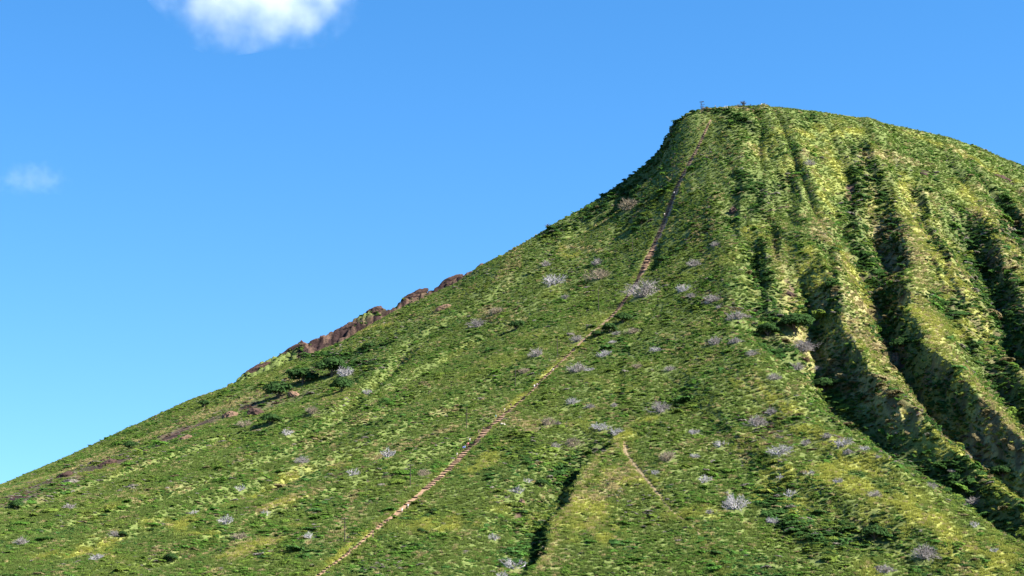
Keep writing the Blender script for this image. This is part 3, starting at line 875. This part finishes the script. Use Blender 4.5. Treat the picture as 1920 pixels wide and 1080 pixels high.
def grass():
    x, y, r = scatter_points(230000, 44)
    yc, _ = crest(x)
    cvx = cover(x, y)
    dens = .5 + .7 * cvx['yellow'] + .3 * cvx['tan'] - .5 * cvx['dark'] - .8 * cvx['rock'] + .4 * (cvx['trail'] < 4)
    ok = (r.random(len(x)) < dens) & (cvx['trail'] > trail_w(x, y) + .45) & (y < yc + 6) & clear(x, y) & (H(x, y) > .3)
    x, y = x[ok], y[ok]; n = len(x); c2 = {k: v[ok] for k, v in cvx.items()}
    yel = np.array([.29, .30, .060]); olive = np.array([.125, .170, .042]); tan = np.array([.34, .28, .13])
    t = olive + (yel - olive) * np.clip(c2['yellow'] * 1.1 + .2 * (c2['trail'] < 4), 0, 1)[:, None]
    t = np.where((r.random(n) < c2['tan'] * .6 + .05)[:, None], tan, t)
    build_scatter('grass', x, y, r, r.uniform(.6, 1.2, n), 4, 6, t * r.uniform(.75, 1.25, n)[:, None], sz=(.6, 1.0), sink=0)
    return n
print('scrub', scrub(), 'grass', grass())

# ----------------------------------------------------------------- rock outcrops
def rock_mesh(name, m, seed, sub=4):
    bm = bmesh.new(); bmesh.ops.create_icosphere(bm, subdivisions=sub, radius=1)
    co = np.array([v.co for v in bm.verts])
    r = np.random.default_rng(seed); off = r.uniform(0, 50, 3)
    n1 = fbm(co[:, 0] * 1.3 + off[0] + co[:, 2] * .7, co[:, 1] * 1.3 + off[1] + co[:, 2], seed, 4)
    st = np.round((co[:, 2] + .25 * n1) * 3.2) / 3.2
    rad = 1 + .38 * n1 + .15 * fbm(co[:, 0] * 4 + off[2], co[:, 2] * 4 + co[:, 1] * 3, seed + 3, 3)
    for v, q, s_ in zip(bm.verts, rad, st):
        z = .45 * v.co.z + .55 * s_
        v.co = Vector((v.co.x * q, v.co.y * q, z * q))
    me = bpy.data.meshes.new(name); bm.to_mesh(me); bm.free(); me.materials.append(m); return me
ROCKS = [ # px, py, width px, height px, material, label
 (480, 690, 62, 14, 0, 'long dark red rock at the lower end of the skyline ledge'),
 (545, 653, 60, 12, 0, 'red brown rock shelf in the lower half of the skyline ledge'),
 (650, 613, 66, 16, 0, 'largest dark red rock ledge on the left skyline'),
 (700, 582, 34, 13, 0, 'knobbly grey-brown rock sticking up from the left skyline'),
 (775, 553, 54, 14, 0, 'brown rock wall on the skyline right of the knob'),
 (845, 523, 52, 12, 0, 'low brown rock at the upper end of the skyline ledge'),
 (551, 738, 26, 20, 1, 'orange rock face below the dark grove'),
 (478, 772, 34, 26, 0, 'red brown rock block left of the dark shrub under the grove'),
 (430, 778, 34, 18, 1, 'tan rock beside the red brown block on the left slope'),
 (830, 577, 36, 15, 1, 'pinkish rock under the left skyline'),
 (345, 822, 34, 12, 1, 'broken rock at the middle of the far left rock band'),
 (200, 868, 42, 16, 0, 'reddish rock in the far left rock band'),
 (120, 890, 34, 14, 0, 'dark rock left of the reddish rock at far left'),
 (1680, 668, 22, 32, 1, 'brown rock at the end of the spur between the big gullies'),
 (1482, 552, 24, 12, 0, 'purple brown rock above the largest dark tree'),
 (1734, 326, 20, 8, 0, 'small brown rock high on the right shoulder'),
 (1880, 332, 40, 9, 0, 'brown rock band at the upper right edge'),
 (1376, 394, 16, 18, 0, 'dark red bare scar under the summit'),
 (978, 942, 16, 18, 1, 'tan and red landslip scar left of the narrow gully'),
 (945, 796, 14, 4, 2, 'white boulder at the right side of the stairs'),
]
for i, (px, py, w, h, mi, lab) in enumerate(ROCKS):
    p = at(px, py + h * .3); s = mpp(p)
    o = link('boulder' if 'boulder' in lab else 'rock_outcrop', rock_mesh('rock', (M_ROCK, M_ROCK2, M_ROCK3)[mi], 300 + i), None, p + Vector((0, h * s * .35, 0)))
    o.scale = (w * s * .5, max(1.2, h * s * .55), h * s * .62)
    sl = math.atan2(OUT[20, 1] - OUT[8, 1], OUT[20, 0] - OUT[8, 0]) if px < 900 else .55
    o.rotation_euler = (0, -.5 if px < 900 else 0.35, 0)
    if px > 1300 and w < h: o.rotation_euler = (.2, 0, 0)
    tag(o, lab, 'rock', 'rock outcrops on the hill')

# ----------------------------------------------------------------- poles
def pole(px, py0, py1, label, arm=True, group='poles beside the stairway'):
    b = at(px, py1); s = mpp(b); h = (py1 - py0) * s
    t = empty('utility_pole', b, random.uniform(-.4, .4)); tag(t, label, 'pole', group)
    mb = MB(); mb.tube([(0, 0, -.5), (.02, 0, h * .5), (0, 0, h)], [.17, .15, .12], 8); mb.build('post', M_POLE, t)
    if arm:
        mb = MB(); mb.box((0, -.14, h - .5), (1.1, 0, 0), (0, .05, 0), (0, 0, .07)); a = mb.build('crossarm', M_POLE, t)
        for x in (-.95, -.4, .4, .95):
            mb = MB(); mb.tube([(x, -.14, h - .43), (x, -.14, h - .33), (x, -.14, h - .23)], [.03, .05, .03], 6); mb.build('insulator', M_PALEPOST, a)
    return t
pole(646, 971, 1016, 'lowest wooden pole, left of the grassy bottom of the trail')
pole(769, 871, 911, 'second wooden pole from the bottom, left of the lower steps')
pole(875, 764, 805, 'wooden pole above the hikers in bright shirts', False)
pole(966, 688, 727, 'dark wooden pole left of the grassy stretch of the trail', False)
pole(1045, 631, 668, 'pale wooden pole near the top of the grassy stretch', False)
pole(1122, 541, 583, 'wooden pole left of the short orange flight of steps', False)
pole(1186, 446, 475, 'small wooden pole beside the steep flight of steps', False)
# summit pole with two arms and a ring
def summit_pole():
    b = at(1316.5, 213); s = mpp(b); h = 23 * s
    t = empty('utility_pole', b); tag(t, 'double-armed pole with a ring on top at the summit corner', 'pole')
    mb = MB(); mb.tube([(-.5, 0, -.6), (-.5, 0, h * .95)], [.24, .18], 8); mb.build('post', M_POLE, t)
    mb = MB(); mb.tube([(.55, .3, -.6), (.55, .3, h * .7)], [.22, .18], 8); mb.build('post', M_POLE, t)
    for z, x, w in ((h * .78, .4, 1.25), (h * .55, -.1, 1.2)):
        mb = MB(); mb.box((x, -.25, z), (w, 0, 0), (0, .09, 0), (0, 0, .10)); mb.build('crossarm', M_POLE, t)
    mb = MB(); pts = [(-.1 + 1.3 * math.cos(a), .8 * math.sin(a), h + .12 * math.cos(a)) for a in np.linspace(0, 2 * math.pi, 17)]
    mb.tube(pts, [.11] * 17, 5, False); mb.tube([(-.5, 0, h * .94), (-.1, 0, h), (1.2, 0, h + .1)], [.1, .1, .1], 5); mb.build('ring', M_POLE, t)
summit_pole()
for px, lab in ((1359.5, 'left one of two pale posts on the summit'), (1363.5, 'right one of two pale posts on the summit')):
    b = at(px, 206); s = mpp(b)
    mb = MB(); mb.box((0, 0, 1.0), (.14, 0, 0), (0, .14, 0), (0, 0, 1.5)); mb.box((0, 0, 2.53), (.19, 0, 0), (0, .19, 0), (0, 0, .03))
    tag(mb.build('fence_post', M_PALEPOST, None, b), lab, 'post', 'pale posts on the summit')

# ----------------------------------------------------------------- people
def skin_body(name, nodes, edges, m, root, sub=1):
    me = bpy.data.meshes.new(name); me.from_pydata([n[0] for n in nodes], edges, [])
    o = bpy.data.objects.new(name, me); C.objects.link(o)
    sk = o.modifiers.new('s', 'SKIN'); sk.use_smooth_shade = True
    for i, n in enumerate(nodes):
        me.skin_vertices[0].data[i].radius = n[1] if isinstance(n[1], tuple) else (n[1], n[1])
        me.skin_vertices[0].data[i].use_root = (i == root)
    sd = o.modifiers.new('d', 'SUBSURF'); sd.levels = sub; sd.render_levels = sub
    dg = bpy.context.evaluated_depsgraph_get()
    out = bpy.data.meshes.new_from_object(o.evaluated_get(dg)); out.name = name
    bpy.data.objects.remove(o); bpy.data.meshes.remove(me)
    out.materials.clear(); out.materials.append(m)
    return out

def person_meshes(step, armswing):
    """a walker facing +y, 1.72 m; returns body, shirt, shorts, hair meshes"""
    a = armswing
    J = dict(pel=(0, 0, .93), waist=(0, .01, 1.08), chest=(0, .02, 1.3), neck=(0, .03, 1.47), head0=(0, .045, 1.55), head1=(0, .05, 1.64), crown=(0, .045, 1.70),
        nose=(0, .155, 1.60), hipL=(-.10, 0, .88), hipR=(.10, 0, .88), kneeL=(-.11, .05 + step, .50 + .1 * (step > 0)), kneeR=(.11, .05 - step * .4, .49),
        ankL=(-.11, step * .8, .09 + .17 * (step > 0)), ankR=(.11, -step, .09), toeL=(-.12, step * .8 + .17, .04 + .17 * (step > 0)), toeR=(.12, -step + .17, .04),
        shL=(-.19, .02, 1.40), shR=(.19, .02, 1.40), elL=(-.25, -a, 1.13), elR=(.25, a, 1.13), wrL=(-.24, -a * 1.2 + .1, .92), wrR=(.24, a * 1.4 + .12, .94),
        pL=(-.24, -a * 1.25 + .13, .86), pR=(.24, a * 1.45 + .16, .88))
    R = dict(pel=(.15, .11), waist=(.13, .10), chest=(.16, .11), neck=.055, head0=.075, head1=(.082, .10), crown=.06, nose=.018, hipL=.09, hipR=.09, kneeL=.056, kneeR=.056, ankL=.038, ankR=.038,
        toeL=.035, toeR=.035, shL=.065, shR=.065, elL=.043, elR=.043, wrL=.028, wrR=.028, pL=(.04, .02), pR=(.04, .02))
    E = [('pel', 'waist'), ('waist', 'chest'), ('chest', 'neck'), ('neck', 'head0'), ('head0', 'head1'), ('head1', 'crown'), ('head0', 'nose'), ('pel', 'hipL'), ('pel', 'hipR'), ('hipL', 'kneeL'), ('hipR', 'kneeR'),
         ('kneeL', 'ankL'), ('kneeR', 'ankR'), ('ankL', 'toeL'), ('ankR', 'toeR'), ('chest', 'shL'), ('chest', 'shR'), ('shL', 'elL'), ('shR', 'elR'), ('elL', 'wrL'), ('elR', 'wrR'), ('wrL', 'pL'), ('wrR', 'pR')]
    for sd, sg in (('L', -1), ('R', 1)):                      # fingers and thumb rooted in the palm
        px_, py_, pz_ = J['p' + sd]
        for f, (dy, ln) in enumerate(((-.024, .055), (-.008, .07), (.009, .075), (.025, .062))):
            J[f'f{sd}{f}'] = (px_ + sg * .003, py_ + dy, pz_ - .03); R[f'f{sd}{f}'] = .009
            J[f'g{sd}{f}'] = (px_ - sg * .012, py_ + dy + .005, pz_ - .03 - ln); R[f'g{sd}{f}'] = .007
            E += [('p' + sd, f'f{sd}{f}'), (f'f{sd}{f}', f'g{sd}{f}')]
        J['t' + sd] = (px_ - sg * .02, py_ + .055, pz_ - .01); R['t' + sd] = .010; E.append(('p' + sd, 't' + sd))
    K = list(J); idx = {k: i for i, k in enumerate(K)}
    body = skin_body('body', [(J[k], R[k]) for k in K], [(idx[p], idx[q]) for p, q in E], M_SKIN, 0)
    def piece(name, keys, edges, grow, m):
        ix = {k: i for i, k in enumerate(keys)}
        def gr(k):
            r = R[k] if isinstance(R[k], tuple) else (R[k], R[k]); return (r[0] + grow, r[1] + grow)
        return skin_body(name, [(J[k], gr(k)) for k in keys], [(ix[p], ix[q]) for p, q in edges], m, 0)
    J['elL2'] = tuple((np.array(J['shL']) * .45 + np.array(J['elL']) * .55)); J['elR2'] = tuple((np.array(J['shR']) * .45 + np.array(J['elR']) * .55)); R['elL2'] = R['elR2'] = .052
    J['knL2'] = tuple((np.array(J['hipL']) * .25 + np.array(J['kneeL']) * .75)); J['knR2'] = tuple((np.array(J['hipR']) * .25 + np.array(J['kneeR']) * .75)); R['knL2'] = R['knR2'] = .068
    shirt = piece('shirt', ['waist', 'chest', 'pel', 'shL', 'shR', 'elL2', 'elR2'], [('pel', 'waist'), ('waist', 'chest'), ('chest', 'shL'), ('chest', 'shR'), ('shL', 'elL2'), ('shR', 'elR2')], .02, M_SKIN)
    shorts = piece('shorts', ['pel', 'hipL', 'hipR', 'knL2', 'knR2'], [('pel', 'hipL'), ('pel', 'hipR'), ('hipL', 'knL2'), ('hipR', 'knR2')], .026, M_SKIN)
    bm = bmesh.new(); bmesh.ops.create_uvsphere(bm, u_segments=12, v_segments=8, radius=1)
    for v in bm.verts:
        v.co = Vector((v.co.x * .095, v.co.y * .115 + .03, v.co.z * .10 + 1.665))
        if v.co.y > .09 and v.co.z < 1.67: v.co.y = .06
    hair = bpy.data.meshes.new('hair'); bm.to_mesh(hair); bm.free(); hair.materials.append(M_HAIR)
    return body, shirt, shorts, hair
POSE = [person_meshes(.16, .12), person_meshes(.02, .03)]
PEOPLE = [ # px, feet py, shirt, shorts, pose, face, label
 (868.5, 846, (.03, .09, .55), (.03, .05, .12), 0, 1, 'person in a dark blue shirt, lowest of the bright group on the steps'),
 (871.5, 845, (.30, .48, .85), (.12, .2, .5), 1, 1, 'person in light blue clothes beside the dark blue shirt'),
 (875.5, 840, (.12, .015, .02), (.03, .02, .02), 0, 1, 'person in a dark red shirt behind the light blue one'),
 (878, 839, (.75, .14, .24), (.2, .05, .08), 0, 1, 'person in a pink top beside the dark red shirt'),
 (881, 831, (.85, .83, .78), (.6, .58, .54), 1, 1, 'person in white at the upper end of the bright group'),
 (857, 859, (.86, .80, .68), (.45, .40, .32), 1, -1, 'person in cream below the bright group'),
 (897.5, 815, (.05, .03, .03), (.03, .03, .03), 0, -1, 'person in dark clothes at the left edge of the wide steps'),
 (906.5, 810, (.03, .02, .04), (.02, .02, .03), 0, 1, 'person in black in the middle of the wide steps'),
 (929.5, 787, (.05, .42, .42), (.05, .10, .14), 1, 1, 'person in a teal shirt at the top of the wide steps'),
 (946, 774, (.78, .72, .58), (.40, .34, .25), 0, -1, 'person in pale clothes above the teal shirt'),
 (958, 766, (.10, .04, .03), (.05, .03, .03), 1, -1, 'person in dark brown on the grassy part of the steps'),
 (1037, 699, (.88, .86, .80), (.20, .2, .2), 0, -1, 'person in a white shirt high on the grassy steps'),
 (1002, 730, (.85, .83, .80), (.5, .48, .45), 0, 1, 'person in white, left of a pair on the grassy steps'),
 (1007, 727, (.55, .50, .46), (.03, .03, .03), 0, 1, 'person in grey, right of a pair on the grassy steps'),
 (754, 964, (.86, .82, .74), (.5, .45, .4), 1, 1, 'person in white low down beside the dirt edge of the trail'),
 (765, 956, (.75, .74, .74), (.2, .2, .22), 0, 1, 'person in pale grey above the white one low on the trail'),
 (699, 1012, (.05, .04, .03), (.04, .03, .03), 0, 1, 'person in dark clothes low on the trail above the grassy strip'),
 (654.5, 1041, (.04, .04, .03), (.03, .03, .03), 1, 1, 'lowest person, in dark clothes on the grassy strip'),
 (1264, 366, (.85, .85, .86), (.3, .3, .32), 0, 1, 'person in white on the steep upper flight'),
 (1246, 406, (.80, .77, .74), (.1, .1, .1), 0, -1, 'person in white and black lower on the steep upper flight'),
 (1319.5, 206, (.55, .34, .30), (.08, .07, .07), 1, -1, 'person in a pinkish top under the summit pole'),
 (1341, 197, (.03, .03, .05), (.03, .03, .05), 1, -1, 'person outlined against the sky left of the pale posts'),
 (1434, 198, (.03, .03, .07), (.02, .02, .03), 1, -1, 'person in dark clothes standing on the summit skyline'),
 (1428, 199, (.85, .84, .8), (.03, .03, .03), 0, 1, 'person in a white shirt left of the dark summit figure'),
]
for i, (px, py, sh, st, po, face, lab) in enumerate(PEOPLE):
    b = at(px, py); onpath = py > 215
    b.z += .36 if onpath else .02
    o = empty('person', b, (random.uniform(-.3, .3) + (-.35 if face > 0 else math.pi - .35)))
    if not onpath: o.rotation_euler.z = math.pi + random.uniform(-.6, .6)
    tag(o, lab, 'person', 'people on the trail')
    bo, s_, t_, h_ = POSE[po]
    link('body', bo, o); link('hair', h_, o)
    for nm, me, c in (('shirt', s_, sh), ('shorts', t_, st)):
        q = me.copy(); q.materials.clear(); q.materials.append(cloth(nm + '_cloth', c)); link(nm, q, o)

# ----------------------------------------------------------------- clouds (real volumes far behind the hill)
def cloud(name, px, py, wpx, hpx, D, dens, label, seed, thr):
    r = ray(px, py); c = Vector((r[0], r[1], r[2])) / r[1] * D + Vector((0, 0, EYE))
    sx, sz = wpx * D / FPX / 2, hpx * D / FPX / 2
    bm = bmesh.new(); bmesh.ops.create_icosphere(bm, subdivisions=4, radius=1)
    for v in bm.verts:
        v.co *= 1 + .1 * math.sin(v.co.x * 5 + seed) * math.cos(v.co.z * 4)
    me = bpy.data.meshes.new(name); bm.to_mesh(me); bm.free()
    m, nt, o = mat(name + '_vapour')
    tc = N(nt, 'ShaderNodeTexCoord')
    ln = N(nt, 'ShaderNodeVectorMath', operation='LENGTH'); nt.links.new(tc.outputs['Object'], ln.inputs[0])
    mp = N(nt, 'ShaderNodeMapping'); mp.inputs['Scale'].default_value = (wpx / hpx * .9, .9, .9); mp.inputs['Location'].default_value = (seed * 3.1, seed, 0)
    nt.links.new(tc.outputs['Object'], mp.inputs['Vector'])
    no = N(nt, 'ShaderNodeTexNoise'); no.inputs['Scale'].default_value = 2.1; no.inputs['Detail'].default_value = 5; no.inputs['Roughness'].default_value = .58
    nt.links.new(mp.outputs['Vector'], no.inputs['Vector'])
    ma = N(nt, 'ShaderNodeMath', operation='MULTIPLY_ADD'); ma.inputs[1].default_value = 2.6; ma.inputs[2].default_value = -thr - .55
    nt.links.new(no.outputs['Fac'], ma.inputs[0])
    sb = N(nt, 'ShaderNodeMath', operation='SUBTRACT'); nt.links.new(ma.outputs[0], sb.inputs[0])
    pw = N(nt, 'ShaderNodeMath', operation='POWER'); nt.links.new(ln.outputs['Value'], pw.inputs[0]); pw.inputs[1].default_value = 1.6
    nt.links.new(pw.outputs[0], sb.inputs[1])
    mr = N(nt, 'ShaderNodeMapRange'); mr.inputs['From Min'].default_value = -.35; mr.inputs['From Max'].default_value = 1.3; mr.inputs['To Min'].default_value = 0; mr.inputs['To Max'].default_value = dens
    mr.interpolation_type = 'SMOOTHSTEP'
    nt.links.new(sb.outputs[0], mr.inputs['Value'])
    pv = N(nt, 'ShaderNodeVolumePrincipled'); pv.inputs['Color'].default_value = (.99, .99, 1, 1); pv.inputs['Anisotropy'].default_value = .1
    nt.links.new(mr.outputs['Result'], pv.inputs['Density'])
    nt.links.new(pv.outputs['Volume'], o.inputs['Volume'])
    me.materials.append(m)
    ob = link(name, me, None, c); ob.scale = (sx, sx * .8, sz)
    tag(ob, label, 'cloud')
cloud('cloud', 488, -24, 430, 262, 5000, .0043, 'white puffy cloud at the top edge of the picture', 1, .1)
cloud('cloud', 56, 337, 170, 78, 5000, .0018, 'faint small wisp of cloud near the left edge', 2, .25)

# ----------------------------------------------------------------- light, sky, camera
SUN_EL, SUN_AZ = math.radians(40), math.radians(109)       # azimuth clockwise from the view direction (+y)
sd = Vector((math.sin(SUN_AZ) * math.cos(SUN_EL), math.cos(SUN_AZ) * math.cos(SUN_EL), math.sin(SUN_EL)))
L = bpy.data.lights.new('sun', 'SUN'); L.energy = 4.7; L.angle = math.radians(.5); L.color = (1, .955, .86)
so = bpy.data.objects.new('sun', L); C.objects.link(so); so.location = (300, 300, 900)
so.rotation_euler = (-sd).to_track_quat('-Z', 'Y').to_euler()

w = bpy.data.worlds.new('World'); sc.world = w; w.use_nodes = True
nt = w.node_tree; nt.nodes.clear()
out = nt.nodes.new('ShaderNodeOutputWorld'); bg = nt.nodes.new('ShaderNodeBackground')
sky = nt.nodes.new('ShaderNodeTexSky'); sky.sky_type = 'NISHITA'; sky.sun_disc = False
sky.sun_elevation = SUN_EL; sky.sun_rotation = SUN_AZ; sky.altitude = 0; sky.air_density = 1.0; sky.dust_density = .1; sky.ozone_density = 4.0
hs = nt.nodes.new('ShaderNodeHueSaturation'); hs.inputs['Saturation'].default_value = 1.27
tcw = nt.nodes.new('ShaderNodeTexCoord'); lift = nt.nodes.new('ShaderNodeVectorMath'); lift.operation = 'ADD'; lift.inputs[1].default_value = (0, 0, .115)
nt.links.new(tcw.outputs['Generated'], lift.inputs[0]); nt.links.new(lift.outputs[0], sky.inputs['Vector'])
nt.links.new(sky.outputs[0], hs.inputs['Color']); nt.links.new(hs.outputs[0], bg.inputs['Color'])
bg.inputs['Strength'].default_value = .064
nt.links.new(bg.outputs[0], out.inputs['Surface'])

cam = bpy.data.cameras.new('camera'); cam.sensor_width = 36; cam.lens = 36 * FPX / 1920
cam.clip_start = 1; cam.clip_end = 40000
co = bpy.data.objects.new('camera', cam); C.objects.link(co)
co.location = (0, 0, EYE); co.rotation_euler = (math.pi / 2 + PITCH, 0, 0)
sc.camera = co
sc.view_settings.view_transform = 'Standard'; sc.view_settings.look = 'None'
sc.view_settings.exposure = 2.05; sc.view_settings.gamma = 1
sc.render.engine = 'CYCLES'
sc.cycles.max_bounces = 6; sc.cycles.diffuse_bounces = 3; sc.cycles.transmission_bounces = 3; sc.cycles.volume_bounces = 6
sc.cycles.use_denoising = True
